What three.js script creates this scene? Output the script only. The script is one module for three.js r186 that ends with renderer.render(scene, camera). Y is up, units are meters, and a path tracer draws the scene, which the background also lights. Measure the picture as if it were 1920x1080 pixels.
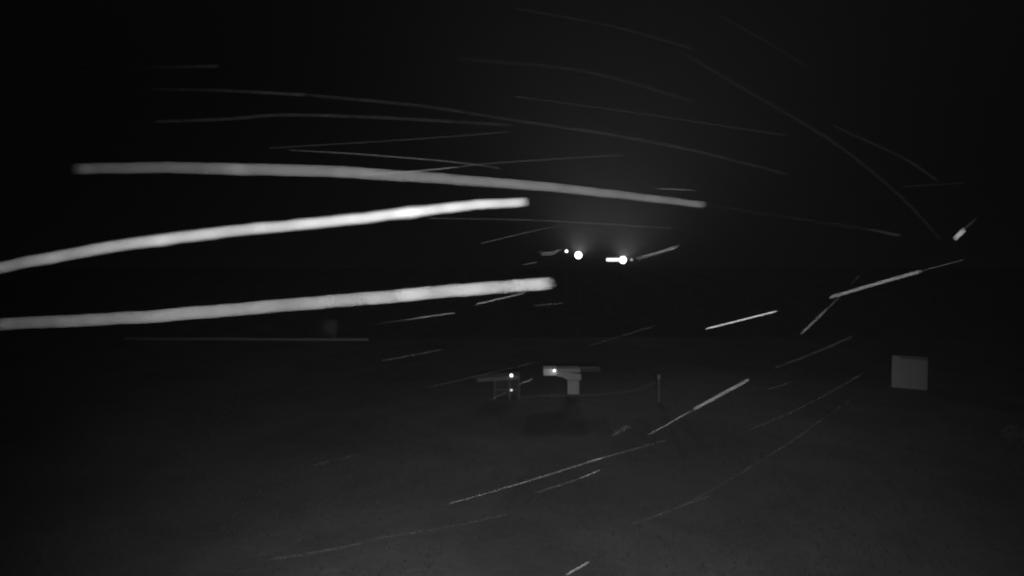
import * as THREE from 'three';
import { mergeGeometries } from 'three/addons/utils/BufferGeometryUtils.js';
import { RoundedBoxGeometry } from 'three/addons/geometries/RoundedBoxGeometry.js';
import { ImprovedNoise } from 'three/addons/math/ImprovedNoise.js';

// ---------------------------------------------------------------- camera, sky, lights, exposure
const scene = new THREE.Scene();
const EYE = 11, FOV = 50, HORIZON = 502;                 // camera height in metres; horizon row in the 1080-row photograph
const F = 540 / Math.tan(THREE.MathUtils.degToRad(FOV / 2));
const PITCH = Math.atan((540 - HORIZON) / F);
const camera = new THREE.PerspectiveCamera(FOV, 16 / 9, 0.1, 3000);
camera.position.set(0, EYE, 0);
camera.rotation.set(-PITCH, 0, 0);
const FOCUS = 10; camera.focus = FOCUS;                                        // wide-open night lens: whatever flies close by is soft
camera.userData.fStop = 0.6;
camera.updateMatrixWorld();

{ // night sky, almost black, the same all round
  const w = 64, h = 32, d = new Float32Array(w * h * 4);
  for (let i = 0; i < w * h; i++) d.set([0.0009, 0.0009, 0.0009, 1], i * 4);
  const t = new THREE.DataTexture(d, w, h, THREE.RGBAFormat, THREE.FloatType);
  t.mapping = THREE.EquirectangularReflectionMapping; t.magFilter = THREE.LinearFilter; t.needsUpdate = true;
  scene.background = t; scene.environment = t;
}
const moon = new THREE.DirectionalLight(0xffffff, 0.008);   // what little moonlight the overcast lets through
moon.position.set(-60, 120, 40); moon.castShadow = true; moon.shadow.radius = 20;
Object.assign(moon.shadow.camera, { left: -150, right: 150, top: 150, bottom: -150, near: 1, far: 500 });
scene.add(moon, moon.target);
scene.fog = new THREE.FogExp2(0xffffff, 0.00018);          // thin wet haze
// the camera's own infrared floodlight, on an added tower behind the camera (its housing is built further down)
const FLOOD_AT = new THREE.Vector3(0.3, 10.0, 2.6), FLOOD_CD = 1250, FLOOD_ANGLE = 0.70;
const flood = new THREE.SpotLight(0xffffff, FLOOD_CD, 0, FLOOD_ANGLE, 1, 2);
flood.position.copy(FLOOD_AT); flood.shadow.radius = 4; flood.castShadow = true;
flood.target.position.set(0.6, 4.0, -20); scene.add(flood, flood.target);

const renderer = new THREE.WebGLRenderer({ antialias: true });
renderer.toneMapping = THREE.LinearToneMapping;
renderer.toneMappingExposure = 1;
renderer.shadowMap.enabled = true;

// ---------------------------------------------------------------- helpers
let seed = 20260909;
const rnd = () => { seed = (seed + 0x6D2B79F5) | 0; let t = Math.imul(seed ^ (seed >>> 15), 1 | seed); t = (t + Math.imul(t ^ (t >>> 7), 61 | t)) ^ t; return ((t ^ (t >>> 14)) >>> 0) / 4294967296; };
const noise = new ImprovedNoise();
const names = new Map();
function numbered(n) { const k = names.get(n) ?? 0; names.set(n, k + 1); return k ? `${n}_${String(k).padStart(3, '0')}` : n; }
function ray(px, py) { return new THREE.Vector3((px - 960) / F, (540 - py) / F, -1).applyQuaternion(camera.quaternion); }
function at(px, py, dist) { const r = ray(px, py); return r.multiplyScalar(dist / -r.z).add(camera.position); }       // dist: metres ahead
function onGround(px, py, y = 0) { const r = ray(px, py); return r.multiplyScalar((EYE - y) / -r.y).add(camera.position); }
function grey(v, roughness = 0.9, extra = {}) { const m = new THREE.MeshStandardMaterial({ roughness, ...extra }); m.color.setRGB(v, v, v); return m; }
function mesh(name, g, m, parent) { const o = new THREE.Mesh(g, m); o.name = parent === scene ? numbered(name) : name; o.castShadow = o.receiveShadow = true; parent.add(o); return o; }
function thing(name, label, category, pos, turn = 0, group) {
  const o = new THREE.Group(); o.name = numbered(name); o.position.copy(pos); o.rotation.y = turn;
  o.userData = { label, category }; if (group) o.userData.group = group; scene.add(o); return o;
}
const box = (w, h, d, x, y, z, r = 0.02) => new RoundedBoxGeometry(w, h, d, 2, r).translate(x, y, z);
const cyl = (r0, r1, h, x, y, z, n = 20) => new THREE.CylinderGeometry(r0, r1, h, n).translate(x, y, z);
function mottle(size, lo, hi, cells, seedz) {             // grain and patches of a surface, tiling
  const d = new Uint8Array(size * size * 4), T = Math.PI * 2;
  for (let j = 0; j < size; j++) for (let i = 0; i < size; i++) {
    const a = i / size * T, b = j / size * T; let v = 0, amp = 0.5;
    for (let o = 0, c = cells; o < 5; o++, c *= 2.1, amp *= 0.62) {
      const k = c / T; v += amp * noise.noise(Math.cos(a) * k + Math.cos(b) * k * 0.7 + seedz, Math.sin(a) * k + o * 9.1, Math.sin(b) * k + Math.cos(b) * k * 0.4);
    }
    v += (rnd() - 0.5) * 0.22;
    const c8 = 255 * Math.min(1, Math.max(0, lo + (hi - lo) * (0.5 + v * 0.8)));
    d.set([c8, c8, c8, 255], (j * size + i) * 4);
  }
  const t = new THREE.DataTexture(d, size, size); t.wrapS = t.wrapT = THREE.RepeatWrapping;
  t.magFilter = THREE.LinearFilter; t.minFilter = THREE.LinearMipmapLinearFilter; t.generateMipmaps = true; t.needsUpdate = true; return t;
}
function rep(t, r, srgb) { const c = t.clone(); c.repeat.set(r, r); if (srgb) c.colorSpace = THREE.SRGBColorSpace; c.needsUpdate = true; return c; }

// ---------------------------------------------------------------- the setting
function groundHeight(x, z) {
  const d = -z;
  let y = 0.05 * noise.noise(x * 0.25, 1.5, z * 0.25) + 0.12 * noise.noise(x * 0.05, 4.5, z * 0.05);
  const past = d - 96 - 0.02 * x;
  if (past > 0) {
    const drop = Math.min(1, past / 30); y -= 7 * drop * drop * (3 - 2 * drop);
    const rise = Math.min(1, Math.max(0, (past - 60) / 260));
    y += 17.6 * rise * rise * (3 - 2 * rise) + rise * (2.2 * noise.noise(x * 0.012, 8, z * 0.012) + 1.2 * noise.noise(x * 0.04, 2, z * 0.04));
  }
  return y;
}
const noiseA = mottle(512, 0.2, 0.8, 3, 1.3), noiseB = mottle(512, 0.1, 0.9, 6, 7.7), paleMap = mottle(256, 0.78, 1, 3, 4.2);
{
  const nx = 260, nz = 300, pos = [], uv = [], idx = [];
  for (let j = 0; j <= nz; j++) for (let i = 0; i <= nx; i++) {
    const v = j / nz, z = 30 - (v < 0.6 ? v / 0.6 * 150 : 150 + Math.pow((v - 0.6) / 0.4, 1.6) * 720);
    const u = i / nx * 2 - 1, x = (u * 0.35 + Math.pow(Math.abs(u), 3) * Math.sign(u) * 0.65) * (120 + 0.9 * Math.abs(Math.min(0, z)));
    pos.push(x, groundHeight(x, z), z); uv.push(x, z);
  }
  for (let j = 0; j < nz; j++) for (let i = 0; i < nx; i++) { const a = j * (nx + 1) + i; idx.push(a, a + 1, a + nx + 1, a + 1, a + nx + 2, a + nx + 1); }
  const g = new THREE.BufferGeometry();
  g.setAttribute('position', new THREE.Float32BufferAttribute(pos, 3)); g.setAttribute('uv', new THREE.Float32BufferAttribute(uv, 2));
  g.setIndex(idx); g.computeVertexNormals();
  const m = new THREE.MeshStandardMaterial({ roughness: 0.95, map: rep(mottle(512, 0.36, 0.64, 3, 1.3), 1 / 23, true), bumpMap: rep(noiseB, 1 / 3.1), bumpScale: 0.035 });
  m.color.setRGB(0.5, 0.5, 0.5);
  const o = mesh('ground', g, m, scene); o.userData.kind = 'structure';
}
{ // short rough grass on the near ground
  const blade = []; const nb = 7;
  for (let k = 0; k < nb; k++) {
    const a = k / nb * 6.28 + rnd(), lean = 0.05 + rnd() * 0.12, h = 0.09 + rnd() * 0.12, w = 0.012;
    const g = new THREE.BufferGeometry(), ca = Math.cos(a), sa = Math.sin(a);
    g.setAttribute('position', new THREE.Float32BufferAttribute([-sa * w, 0, ca * w, sa * w, 0, -ca * w, ca * lean, h, sa * lean], 3));
    g.computeVertexNormals(); blade.push(g);
  }
  const N = 30000, im = new THREE.InstancedMesh(mergeGeometries(blade), grey(0.075, 0.9), N), M = new THREE.Matrix4(), Q = new THREE.Quaternion(), Y = new THREE.Vector3(0, 1, 0), c = new THREE.Color();
  for (let i = 0; i < N; i++) {
    let x, z, n; do { z = -(15 + 78 * Math.pow(rnd(), 1.2)); x = (rnd() * 2 - 1) * (-z * 0.92 + 6); n = noise.noise(x * 0.11, 3, z * 0.11) + 0.5 * noise.noise(x * 0.4, 6, z * 0.4); } while (n < rnd() * 1.1 - 0.55);
    const s = 0.5 + rnd() * 0.6; Q.setFromAxisAngle(Y, rnd() * 6.28);
    M.compose(new THREE.Vector3(x, groundHeight(x, z) - 0.01, z), Q, new THREE.Vector3(s, s * (0.6 + rnd() * 0.7), s)); im.setMatrixAt(i, M);
    const v = 0.6 + rnd() * 0.7; im.setColorAt(i, c.setRGB(v, v, v));
  }
  im.name = 'grass'; im.castShadow = im.receiveShadow = true; im.userData = { kind: 'stuff', label: 'short rough grass over the near ground', category: 'grass' }; scene.add(im);
}
function strip(pts, w, h, y0 = -0.05) {                     // a kerb-like bar along ground points
  const c = new THREE.CatmullRomCurve3(pts), n = 60, P = c.getSpacedPoints(n), pos = [], idx = [];
  P.forEach((p, i) => {
    const t = c.getTangentAt(i / n), s = new THREE.Vector3(t.z, 0, -t.x).normalize(), gy = groundHeight(p.x, p.z);
    for (const [a, b] of [[-w / 2, y0], [-w / 2, h - 0.02], [-w / 2 + 0.03, h], [w / 2 - 0.03, h], [w / 2, h - 0.02], [w / 2, y0]]) pos.push(p.x + s.x * a, gy + b + 0.012 * noise.noise(p.x, 2, p.z), p.z + s.z * a);
    if (i) for (let k = 0; k < 5; k++) { const q = (i - 1) * 6 + k; idx.push(q, q + 1, q + 6, q + 1, q + 7, q + 6); }
  });
  const g = new THREE.BufferGeometry(); g.setAttribute('position', new THREE.Float32BufferAttribute(pos, 3)); g.setIndex(idx); g.computeVertexNormals(); return g.toNonIndexed();
}
{
  const pts = [[972, 746], [1010, 743], [1060, 741.5], [1110, 740.5], [1160, 737], [1200, 730], [1232, 716]].map(([x, y]) => onGround(x, y));
  const o = mesh('kerb', strip(pts, 0.8, 0.05), grey(0.15, 0.9), scene); o.userData.kind = 'structure';
  const wl = [[235, 636.2], [330, 637], [430, 637.5], [560, 638.2], [690, 638.4]].map(([x, y]) => onGround(x, y));
  const w = mesh('low_wall', strip(wl, 0.5, 0.34), grey(0.45, 0.85), scene);
  w.userData = { label: 'long low pale wall along the far edge of the open ground', category: 'wall' };
}

// ---------------------------------------------------------------- canopy, kiosk, post, shed
const concrete = new THREE.MeshStandardMaterial({ roughness: 0.88, map: rep(paleMap, 0.2, true), bumpMap: rep(noiseA, 1.3), bumpScale: 0.004 }); concrete.color.setRGB(0.55, 0.55, 0.55);
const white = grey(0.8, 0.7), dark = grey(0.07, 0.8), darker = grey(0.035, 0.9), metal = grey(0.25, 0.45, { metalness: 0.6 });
const glow = (s) => new THREE.MeshStandardMaterial({ color: 0x111111, roughness: 0.4, emissive: 0xffffff, emissiveIntensity: s });
{
  const b = onGround(1074, 738), s = 738 - 688, k = -b.z / F * 1.003;   // k: metres per pixel there
  const t = thing('canopy_shelter', 'pale T-shaped concrete canopy on one thick column behind the curved kerb', 'shelter', b, 0);
  mesh('column', box(22 * k, 27 * k, 24 * k, 0, 13.5 * k, 0, 0.06), concrete, t);
  const sh = new THREE.Shape();                              // cap with its haunch, seen from the front
  sh.moveTo(-29 * k, 49.6 * k); sh.lineTo(-29 * k, 34.8 * k); sh.lineTo(-20 * k, 33.8 * k); sh.lineTo(-11 * k, 28.4 * k); sh.lineTo(13.5 * k, 28.4 * k); sh.lineTo(13.5 * k, 38.2 * k); sh.lineTo(-29 * k, 44 * k);
  const cap = new THREE.ExtrudeGeometry(sh, { depth: 26 * k, bevelEnabled: true, bevelSize: 0.03, bevelThickness: 0.03, bevelSegments: 2 }).translate(0, 0, -13 * k);
  mesh('cap', cap, concrete, t);
  mesh('bearing_joint', box(19 * k, 2 * k, 20 * k, 0, 27.5 * k, 0, 0.01), dark, t);
  mesh('lit_end', box(27 * k, 14 * k, 30 * k, -43 * k, 43 * k, 0, 0.1), white, t);  // paler than the concrete: the brightly lit end is put into its colour
  mesh('roof_slab', box(42 * k, 7 * k, 30 * k, -8 * k, 45 * k, -5 * k, 0.04), grey(0.36, 0.9), t);
  mesh('dim_arm', box(38 * k, 6 * k, 26 * k, 32.2 * k, 45 * k, -6 * k, 0.04), grey(0.06, 0.9), t);  // near-black grey puts the dim side of the canopy into the colour
  const lp = mesh('wall_lamp', new THREE.SphereGeometry(2.6 * k, 20, 14).scale(1, 1, 0.6).translate(-36 * k, 46 * k, 15.6 * k), glow(2.2), t);
  mesh('lamp_collar', new THREE.TorusGeometry(2.7 * k, 0.5 * k, 8, 20).translate(-36 * k, 46 * k, 15.1 * k), dark, lp);
  const l = new THREE.PointLight(0xffffff, 0.14, 0, 2); l.position.set(-37 * k, 45 * k, 24 * k); l.shadow.radius = 5; l.castShadow = true; t.add(l);
}
{
  const b = onGround(936, 747), k = -b.z / F;
  const t = thing('kiosk', 'dim open kiosk with a slanting flat roof and two small lamps', 'kiosk', b, 0);
  const roof = box(80 * k, 7 * k, 44 * k, -1 * k, 41 * k, 0, 0.03); roof.translate(0, -41 * k, 0).rotateZ(0.07).translate(0, 41 * k, 0);
  mesh('roof', roof, grey(0.14, 0.9), t);
  for (const [x, z, w] of [[-8, 16, 4], [-8, -14, 4], [20, 16, 5], [37, 16, 4], [37, -14, 4], [20, -14, 4]]) mesh('post', box(w * k, 38 * k, w * k, x * k, 19 * k, z * k, 0.02), grey(0.09, 0.9), t);
  mesh('back_panel', box(42 * k, 34 * k, 2 * k, 14 * k, 17 * k, -17.5 * k, 0.02), grey(0.05, 0.9), t);
  mesh('counter', box(46 * k, 3 * k, 12 * k, 14 * k, 16 * k, -10 * k, 0.02), grey(0.12, 0.9), t);
  for (const [y, r, e] of [[47.5, 3.0, 2.5], [20, 2.1, 0.9]]) {
    const lp = mesh('lamp', new THREE.SphereGeometry(r * k, 20, 14).translate(23 * k, y * k, 22 * k), glow(e), t);
    mesh('lamp_bracket', box(1.6 * k, 1.6 * k, 4 * k, 23 * k, (y - r) * k, 20 * k, 0.01), dark, lp);
    const l = new THREE.PointLight(0xffffff, r * 0.015, 0, 2); l.position.set(23 * k, y * k, (23 + r) * k); l.shadow.radius = 4; l.castShadow = true; t.add(l);
  }
}
{
  const b = onGround(1235, 755), k = -b.z / F;
  const t = thing('marker_post', 'slim upright post with a pale cap at the end of the kerb', 'post', b, 0);
  mesh('shaft', cyl(2.6 * k, 3 * k, 44 * k, 0, 22 * k, 0, 14), grey(0.13, 0.9), t);
  mesh('cap', new THREE.LatheGeometry([[0, 54], [2.4, 53.4], [3.4, 51.5], [3.5, 46], [3.1, 44], [0, 44]].map(([x, y]) => new THREE.Vector2(x * k, y * k)).reverse(), 18), grey(0.24, 0.8), t);
}
{
  const b = onGround(1704.5, 730), dist = Math.hypot(b.x, b.z), k = dist / F * Math.cos(Math.atan2(b.x, -b.z)) ;
  const t = thing('storage_shed', 'plain pale square shed standing alone on the dark ground', 'shed', b, -Math.atan2(b.x, -b.z));
  const wall = new THREE.MeshStandardMaterial({ roughness: 0.85, map: rep(paleMap, 0.2, true) }); wall.color.setRGB(0.78, 0.78, 0.78);
  const q = k * 1.02, h = k;
  mesh('body', box(56 * q, 57 * h, 50 * q, 0, 28.5 * h, -25 * q, 0.05), wall, t);
  mesh('door', box(22 * q, 46 * h, 0.05, -8 * q, 25 * h, 0.02, 0.02), wall, t);
  mesh('roof_vent', box(13 * q, 4.5 * h, 12 * q, -21 * q, 59 * h, -7 * q, 0.05), wall, t);
  mesh('footing', box(52 * q, 3 * h, 48 * q, 2 * q, -1 * h, -24 * q, 0.03), darker, t);
}

// ---------------------------------------------------------------- floodlights on masts beyond the edge of the plateau
function mast(px, py, dist, rPix, label, cd, bar, e = 4) {
  const p = at(px, py, dist), gy = groundHeight(p.x, p.z), k = dist / F, H = p.y - gy;
  const t = thing(rPix > 5 ? 'floodlight_mast' : 'lamp_post', label, 'floodlight', new THREE.Vector3(p.x, gy, p.z), 0);
  mesh('mast', cyl(0.08, 0.18, H, 0, H / 2 - 0.1, -0.55, 14), darker, t);
  const head = mesh('lamp_head', new THREE.LatheGeometry([[0, -5], [4, -4.6], [8.5, -1], [9.2, 0], [8.8, 0.6], [8.6, -0.2]].map(([x, y]) => new THREE.Vector2(x * k * rPix / 9, y * k * rPix / 9)), 28).rotateX(Math.PI / 2).translate(0, H, 0), metal, t);
  mesh('lens', new THREE.SphereGeometry(rPix * k * 0.93, 28, 16, 0, 6.2832, 0, 1.5).scale(1, 0.35, 1).rotateX(Math.PI / 2).translate(0, H, 0), glow(e), head);
  if (bar) {
    const tb = mesh('light_bar', new THREE.CapsuleGeometry(2.9 * k, 23 * k, 6, 14).rotateZ(Math.PI / 2).translate(-17 * k, H + 0.5 * k, -0.1), glow(1.5), t);
    mesh('bar_housing', box(30 * k, 3 * k, 0.25, -17 * k, H + 5.5 * k, -0.25, 0.02), dark, tb);
    mesh('side_lamp', new THREE.SphereGeometry(2.6 * k, 14, 10).translate(16 * k, H + 0.4 * k, 0), glow(0.35), t);
  }
  const l = new THREE.SpotLight(0xffffff, cd, 0, 1.04, 1, 2); l.position.set(0, H, rPix * k * 0.4 + 0.15); l.target.position.set(0, H + 28, 30); l.shadow.radius = 10; l.castShadow = true; t.add(l, l.target);
}
mast(1084.5, 478.5, 115, 7.0, 'round bright floodlight on a mast beside the small lamp', 5900, false, 5);
mast(1168, 487.5, 115, 7.0, 'bright floodlight with a glowing bar stretching to one side', 5900, true, 5);
mast(1062.3, 471, 118, 2.8, 'small round lamp next to the round bright floodlight', 25, false, 3);
{ // cable slung between the masts
  const c = new THREE.CatmullRomCurve3([at(1087, 480, 115.3), at(1112, 481.5, 115.3), at(1140, 481, 115.3), at(1166, 484, 115.3)]);
  const o = mesh('overhead_cable', new THREE.TubeGeometry(c, 30, 0.035, 6), grey(0.15, 0.8), scene);
  o.userData = { label: 'thin cable slung between the two bright floodlights', category: 'cable' };
}

// ---------------------------------------------------------------- trees on the far slope, shrub at the side
function foliage(r, h, n, leaf, base) {
  const parts = [], lobes = [];
  for (let k = 0; k < 11; k++) { const a = rnd() * 6.28, q = rnd(); lobes.push([Math.cos(a) * r * 0.62 * q ** 0.5, base + (h - base) * (0.12 + 0.76 * rnd()), Math.sin(a) * r * 0.62 * q ** 0.5, r * (0.28 + 0.3 * rnd())]); }
  const pos = [], e = new THREE.Euler(), v = new THREE.Vector3();
  for (let i = 0; i < n; i++) {
    const L = lobes[Math.floor(rnd() * lobes.length)]; const a = rnd() * 6.28, b = Math.acos(2 * rnd() - 1), q = Math.cbrt(0.35 + 0.65 * rnd()) * L[3];
    const c = [L[0] + q * Math.sin(b) * Math.cos(a), L[1] + q * Math.cos(b) * 0.85, L[2] + q * Math.sin(b) * Math.sin(a)]; e.set(rnd() * 6, rnd() * 6, rnd() * 6);
    const s = leaf * (0.6 + 0.8 * rnd());
    for (const [x, y] of [[-1, 0], [0.1, -0.55], [1, 0.1], [-1, 0], [1, 0.1], [-0.1, 0.6]]) { v.set(x * s, y * s, 0).applyEuler(e); pos.push(c[0] + v.x, c[1] + v.y, c[2] + v.z); }
  }
  const g = new THREE.BufferGeometry(); g.setAttribute('position', new THREE.Float32BufferAttribute(pos, 3)); g.computeVertexNormals(); return g;
}
function trunkGeo(h, r) {
  const gs = [cyl(r * 0.35, r, h, 0, h / 2, 0, 9)];
  for (let k = 0; k < 5; k++) { const l = h * (0.25 + 0.2 * rnd()), g = new THREE.CylinderGeometry(r * 0.12, r * 0.35, l, 6).translate(0, l / 2, 0).rotateZ(0.5 + rnd() * 0.5).rotateY(k * 1.3 + rnd()); g.translate(0, h * (0.4 + 0.11 * k), 0); gs.push(g); }
  return mergeGeometries(gs);
}
const leafMat = new THREE.MeshPhysicalMaterial({ roughness: 0.9, transmission: 0.3, thickness: 0, side: THREE.DoubleSide }); leafMat.color.setRGB(0.22, 0.22, 0.22);
const bark = grey(0.06, 0.95);
const treeSets = [0, 1, 2, 3].map(() => { const h = 6 + rnd() * 3, r = 2.2 + rnd() * 1.2; return { crown: foliage(r, h, 650, 0.3, h * 0.22), trunk: trunkGeo(h * 0.7, 0.17) }; });
for (let i = 0; i < 46; i++) {
  const px = 620 + i * 27 + (rnd() - 0.5) * 22, dist = 190 + rnd() * 150, p = at(px, 520, dist); const gy = groundHeight(p.x, p.z);
  const t = thing('slope_tree', 'dark leafy tree on the unlit slope below the floodlights', 'tree', new THREE.Vector3(p.x, gy - 0.15, p.z), rnd() * 6, 'trees on the dark far slope');
  const s = treeSets[i % 4]; mesh('crown', s.crown, leafMat, t); mesh('trunk', s.trunk, bark, t); t.scale.setScalar(0.55 + rnd() * 0.45);
}
{
  const b = onGround(1915, 838), t = thing('shrub', 'pale low leafy shrub on the open ground past the shed', 'shrub', b.setY(-0.03), 0);
  mesh('crown', foliage(1.15, 1.25, 1500, 0.07, 0.1), leafMat, t); mesh('trunk', trunkGeo(0.9, 0.04), bark, t);
}

// ---------------------------------------------------------------- added unseen tower: holds the infrared floodlight and stretches the haze volume upward
{
  const t = thing('added_tower', 'added unseen lattice tower that holds the infrared floodlight and raises the haze', 'tower', new THREE.Vector3(0.3, 0, 4.2));
  const H = 60, hw = 0.55;
  for (const [x, z] of [[-hw, -hw], [hw, -hw], [hw, hw], [-hw, hw]]) mesh('leg', cyl(0.035, 0.05, H, x, H / 2, z, 8), metal, t);
  const bars = [];
  for (let k = 0; k < 40; k++) for (let f = 0; f < 4; f++) { const l = Math.hypot(2 * hw, 1.5), g = new THREE.CylinderGeometry(0.018, 0.018, l, 5).rotateZ((k % 2 ? 1 : -1) * Math.atan2(2 * hw, 1.5)).translate(0, k * 1.5 + 0.75, hw).rotateY(f * Math.PI / 2); bars.push(g); }
  mesh('bracing', mergeGeometries(bars), metal, t);
  mesh('arm', box(0.08, 0.08, 0.8, 0, 9.98, -1.0, 0.01), metal, t);
  const hd = mesh('floodlight_housing', box(0.3, 0.24, 0.2, 0, 10.0, -1.45, 0.03), dark, t);
  mesh('floodlight_window', box(0.24, 0.18, 0.01, 0, 10.0, -1.556, 0.003), glow(0.4), hd);
}

// ---------------------------------------------------------------- exposure trails of wind-driven drops, built as solid threads
// [photo points, width in px as the wide-open lens blurs it (gives the distance), thickness in mm (sets how bright the trail shows), label]
const pale = grey(0.35, 0.8), faintGrey = grey(0.07, 0.6);   // brighter trails in paler grey, faint ones painted darker
const A_PX = 0.0352 * F;
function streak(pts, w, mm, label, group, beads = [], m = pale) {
  const ws = Array.isArray(w) ? w : [w, w];
  const lerp = (a, u) => { const x = u * (a.length - 1), i = Math.min(a.length - 2, Math.floor(x)); return a[i] + (a[i + 1] - a[i]) * (x - i); };
  const x0 = pts[0][0], x1 = pts[pts.length - 1][0], big = ws[0] > 12;
  const P = pts.map(([x, y]) => { const u = (x - x0) / (x1 - x0); return at(x, y, 1 / (lerp(ws, u) / A_PX + 1 / FOCUS)); });
  const c = new THREE.CatmullRomCurve3(P, false, 'centripetal'), n = Math.max(10, Math.min(220, Math.round(Math.abs(x1 - x0) / 5))), R = 7, pos = [], idx = [];
  const mid = P[Math.floor(P.length / 2)].clone(), s0 = rnd() * 50, up = new THREE.Vector3(0, 1, 0), rough = big ? 0.3 : m === faintGrey ? 0.55 : 0.12;
  for (let i = 0; i <= n; i++) {
    const u = i / n, p = c.getPoint(u).sub(mid), t = c.getTangent(u), a = new THREE.Vector3().crossVectors(t, up).normalize(), b = new THREE.Vector3().crossVectors(a, t);
    const e = Math.min(1, Math.min(u, 1 - u) * n / (big ? 4 : 2)), end = 0.05 + 0.95 * Math.sqrt(e), x = x0 + (x1 - x0) * u;
    let k0 = 1 + rough * noise.noise(u * n * 0.11, s0, 0) + rough * 0.6 * noise.noise(u * n * 0.37, s0, 3);
    for (const xb of beads) k0 += 0.42 * Math.exp(-(((x - xb) / 13) ** 2));  // bulges stand for the brighter knots of a trail
    if (big) { p.addScaledVector(b, 0.0022 * noise.noise(u * n * 0.06, s0, 8) + 0.0012 * noise.noise(u * n * 0.3, s0, 5)); }
    const rad = lerp(mm, u) * 0.0005 * end * k0;
    for (let k = 0; k < R; k++) { const q = k / R * 6.2832; pos.push(p.x + rad * (a.x * Math.cos(q) + b.x * Math.sin(q)), p.y + rad * (a.y * Math.cos(q) + b.y * Math.sin(q)), p.z + rad * (a.z * Math.cos(q) + b.z * Math.sin(q))); }
    if (i) for (let k = 0; k < R; k++) { const q = (i - 1) * R + k, r = (i - 1) * R + (k + 1) % R; idx.push(q, r, q + R, r, r + R, q + R); }
  }
  const g = new THREE.BufferGeometry(); g.setAttribute('position', new THREE.Float32BufferAttribute(pos, 3)); g.setIndex(idx); g.computeVertexNormals();
  const o = mesh('drop_trail', g, m, scene); o.position.copy(mid); o.userData = { label, category: 'streak' }; if (group) o.userData.group = group;
}
const FAINT = ['faint thin pale streak in the dark air', 'faint thin streaks blown through the air'];
const BIG = [
  [[[138, 317], [300, 315], [450, 317], [600, 321], [800, 332], [960, 345], [1100, 358], [1230, 373], [1322, 384]], [21, 23, 22, 18, 13], [2.6, 3, 2.7, 2.3, 1.9], "broad grey streak drooping across the sky, dimmer of the broad ones", null, [160, 430, 610, 640]],
  [[[-40, 510], [0, 502], [65, 489], [200, 464], [410, 437], [600, 417], [760, 399], [900, 384], [988, 379]], [22, 22, 20, 17], [2.6, 5.5, 9, 12, 10.5], "broad brightest streak rising to a rounded tip above the floodlights", null, [65, 410, 740]],
  [[[-40, 613], [0, 608], [162, 600], [400, 584], [700, 558], [880, 543], [1035, 532]], [23, 25, 25, 24], [1.1, 2.0, 3.2, 4.3, 5.2], "broad bright streak ending in a rounded tip below the floodlights", null, [162, 740]],
];
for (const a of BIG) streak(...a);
const MID = [
  [[[1322, 617], [1458, 583]], 4, [4.21, 5.03], "short crisp bright streak hanging between floodlights and shed"],
  [[[1555, 558], [1640, 533], [1728, 508]], 7, [1.64, 2.53], "grey slanting streak above the shed with a thin tail"],
  [[[1728, 508], [1810, 486]], 3, [0.73, 1.13], "thin tail running on from the grey slanting streak above the shed"],
  [[[1790, 448], [1808, 430]], 10, [5.61, 6.26], "stubby short bright streak high above the shed"],
  [[[1500, 628], [1552, 578]], 6, [0.69, 0.8], "steep grey streak crossing below the long slanting one"],
  [[[1300, 768], [1405, 711]], 7, [1.02, 1.13], "thicker half of the long slanting streak past the marker post"],
  [[[1215, 816], [1300, 768]], 4, [0.64, 0.68], "thinner half of the long slanting streak past the marker post"],
  [[[838, 946], [980, 905], [1105, 866]], 4, [0.47, 0.46], "long thin grey streak low over the grass"],
  [[[1100, 867], [1135, 857]], 4, [0.83, 0.83], "short brighter end of the long thin streak over the grass"],
  [[[1085, 898], [1125, 881]], 3, [0.8, 0.8], "short bright dash just below the long thin streak over the grass"],
  [[[1060, 1079], [1105, 1053]], 5, [1.33, 1.33], "short grey dash lowest over the near grass"],
  [[[890, 571], [985, 549]], 4, [1.0, 1.0], "thin streak touching the underside of the broad lower streak"],
  [[[750, 601], [800, 594], [855, 586]], 4, [0.17, 0.9, 0.76], "thin beaded streak just under the broad lower streak"],
  [[[540, 281], [700, 291], [870, 306], [940, 316]], 4, [0.64, 1.08, 0.63, 0.17], "thin grey streak sloping down over the broad drooping streak"],
  [[[680, 328], [780, 321], [860, 313]], 4, [0.94, 1.84, 1.29], "thin grey streak crossing the broad drooping streak"],
  [[[980, 497], [1008, 491]], 3, [0.17, 0.88], "tiny bright dash beside the floodlights over the broad lower streak"],
  [[[1228, 353], [1305, 357]], 3, [0.43, 1.0, 0.45], "short thin level dash above the end of the drooping streak"],
  [[[1190, 486], [1230, 475], [1258, 466], [1275, 460]], 7, [0.43, 1.16, 1.35, 0.2], "soft rising streak leading away from the floodlight with the bar"],
  [[[1013, 474], [1024, 476], [1036, 475], [1046, 470], [1052, 470]], 8, [0.41, 0.74, 0.74, 0.33], "soft small wavy wisp beside the small lamp"],
  [[[970, 722], [1000, 710]], 4, [0.17, 0.56, 0.33], "short streak between the kiosk and the canopy"],
];
for (const a of MID) streak(...a);
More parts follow.
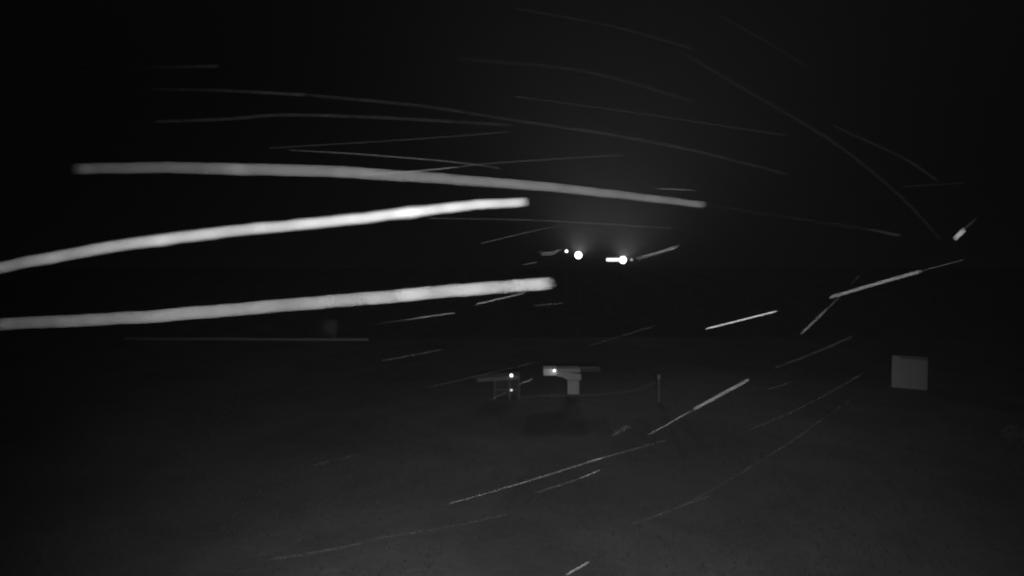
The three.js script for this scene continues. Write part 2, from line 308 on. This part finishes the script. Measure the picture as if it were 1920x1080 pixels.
const THIN = [
  [[[860, 313], [900, 308], [1170, 290]], 4, [1.52, 0.72]],
  [[[500, 278], [760, 262], [960, 247]], 4, [1.73, 0.75]],
  [[[900, 457], [1000, 433], [1060, 420]], 3, [1.63, 1.0, 0.49]],
  [[[1000, 573], [1060, 568]], 4, [1.22, 0.56]],
  [[[800, 409], [1000, 413], [1260, 428]], 4, [0.75, 0.66]],
  [[[280, 167], [420, 170], [575, 178]], 7, [3.01, 3.01, 3.01]],
  [[[575, 178], [800, 200], [960, 225], [1140, 252], [1290, 280], [1480, 328]], 7, [1.56, 0.65, 0.71, 0.38]],
  [[[150, 128], [300, 126], [410, 124]], 7, [8.68, 8.68]],
  [[[290, 228], [430, 223], [520, 216], [700, 220], [960, 235]], 7, [3.01, 2.48, 0.53]],
  [[[1280, 100], [1400, 170], [1560, 265], [1680, 360], [1765, 450]], 8, [0.5, 0.18]],
  [[[960, 180], [1180, 210], [1480, 255]], 4, [0.71, 0.75]],
  [[[1350, 30], [1440, 80], [1520, 130]], 5, [1.36, 0.56]],
  [[[180, 287], [198, 288]], 3, [0.86, 0.86]],
  [[[406, 120], [418, 122]], 3, [0.86, 0.86]],
  [[[1630, 430], [1690, 442]], 6, [1.13, 1.26]],
  [[[915, 752], [960, 730]], 4, [0.42, 0.42]],
  [[[715, 677], [830, 655]], 4, [0.49, 0.47]],
  [[[800, 727], [900, 704], [1000, 680]], 4, [0.28, 0.26]],
  [[[1438, 731], [1484, 716]], 4, [0.38, 0.41]],
  [[[1400, 808], [1500, 765], [1620, 700]], 5, [0.21, 0.28]],
  [[[1260, 960], [1400, 880], [1480, 830], [1600, 745]], 5, [0.17, 0.23]],
  [[[1450, 690], [1520, 665], [1600, 630]], 5, [0.35, 0.45]],
  [[[500, 1050], [590, 1036], [680, 1018]], 6, [0.39, 0.53]],
  [[[1135, 857], [1190, 842], [1250, 825]], 4, [1.05, 0.42]],
  [[[1000, 925], [1085, 898]], 4, [0.47, 1.05]],
  [[[1552, 578], [1575, 556]], 4, [0.9, 0.99]],
  [[[1596, 535], [1612, 515]], 4, [0.49, 0.54]],
  [[[1808, 430], [1832, 408]], 6, [3.01, 0.71]],
  [[[700, 608], [750, 601]], 4, [0.13, 0.6]],
  [[[700, 1010], [830, 990], [960, 962]], 5, [0.31, 0.3]],
  [[[580, 875], [680, 850]], 5, [0.28, 0.26]],
  [[[1150, 815], [1182, 798]], 9, [0.42, 0.42]],
  [[[960, 15], [1150, 50], [1300, 92]], 5, [1.27, 1.02]],
  [[[1560, 235], [1620, 262], [1700, 300], [1760, 340]], 6, [0.59, 0.71]],
  [[[1690, 350], [1810, 343]], 4, [0.85, 0.85]],
  [[[860, 110], [1100, 135], [1300, 190]], 8, [0.48, 0.41]],
  [[[1330, 385], [1480, 408], [1640, 432]], 7, [0.12, 0.16]],
  [[[1100, 650], [1230, 610]], 4, [0.3, 0.26]],
  [[[1180, 985], [1330, 930]], 5, [0.34, 0.3]],
];
for (const [p, w, mm] of THIN) streak(p, w, mm, ...FAINT, [], faintGrey);
{ // a single drop hanging close before the lens, far out of focus
  const o = mesh('water_drop', new THREE.SphereGeometry(0.0006, 14, 10).scale(1, 1.15, 1), pale, scene); o.position.copy(at(617, 615, 1.0));
  o.userData = { label: 'faint round blurred drop just above the low wall', category: 'drop' };
}

renderer.render(scene, camera);
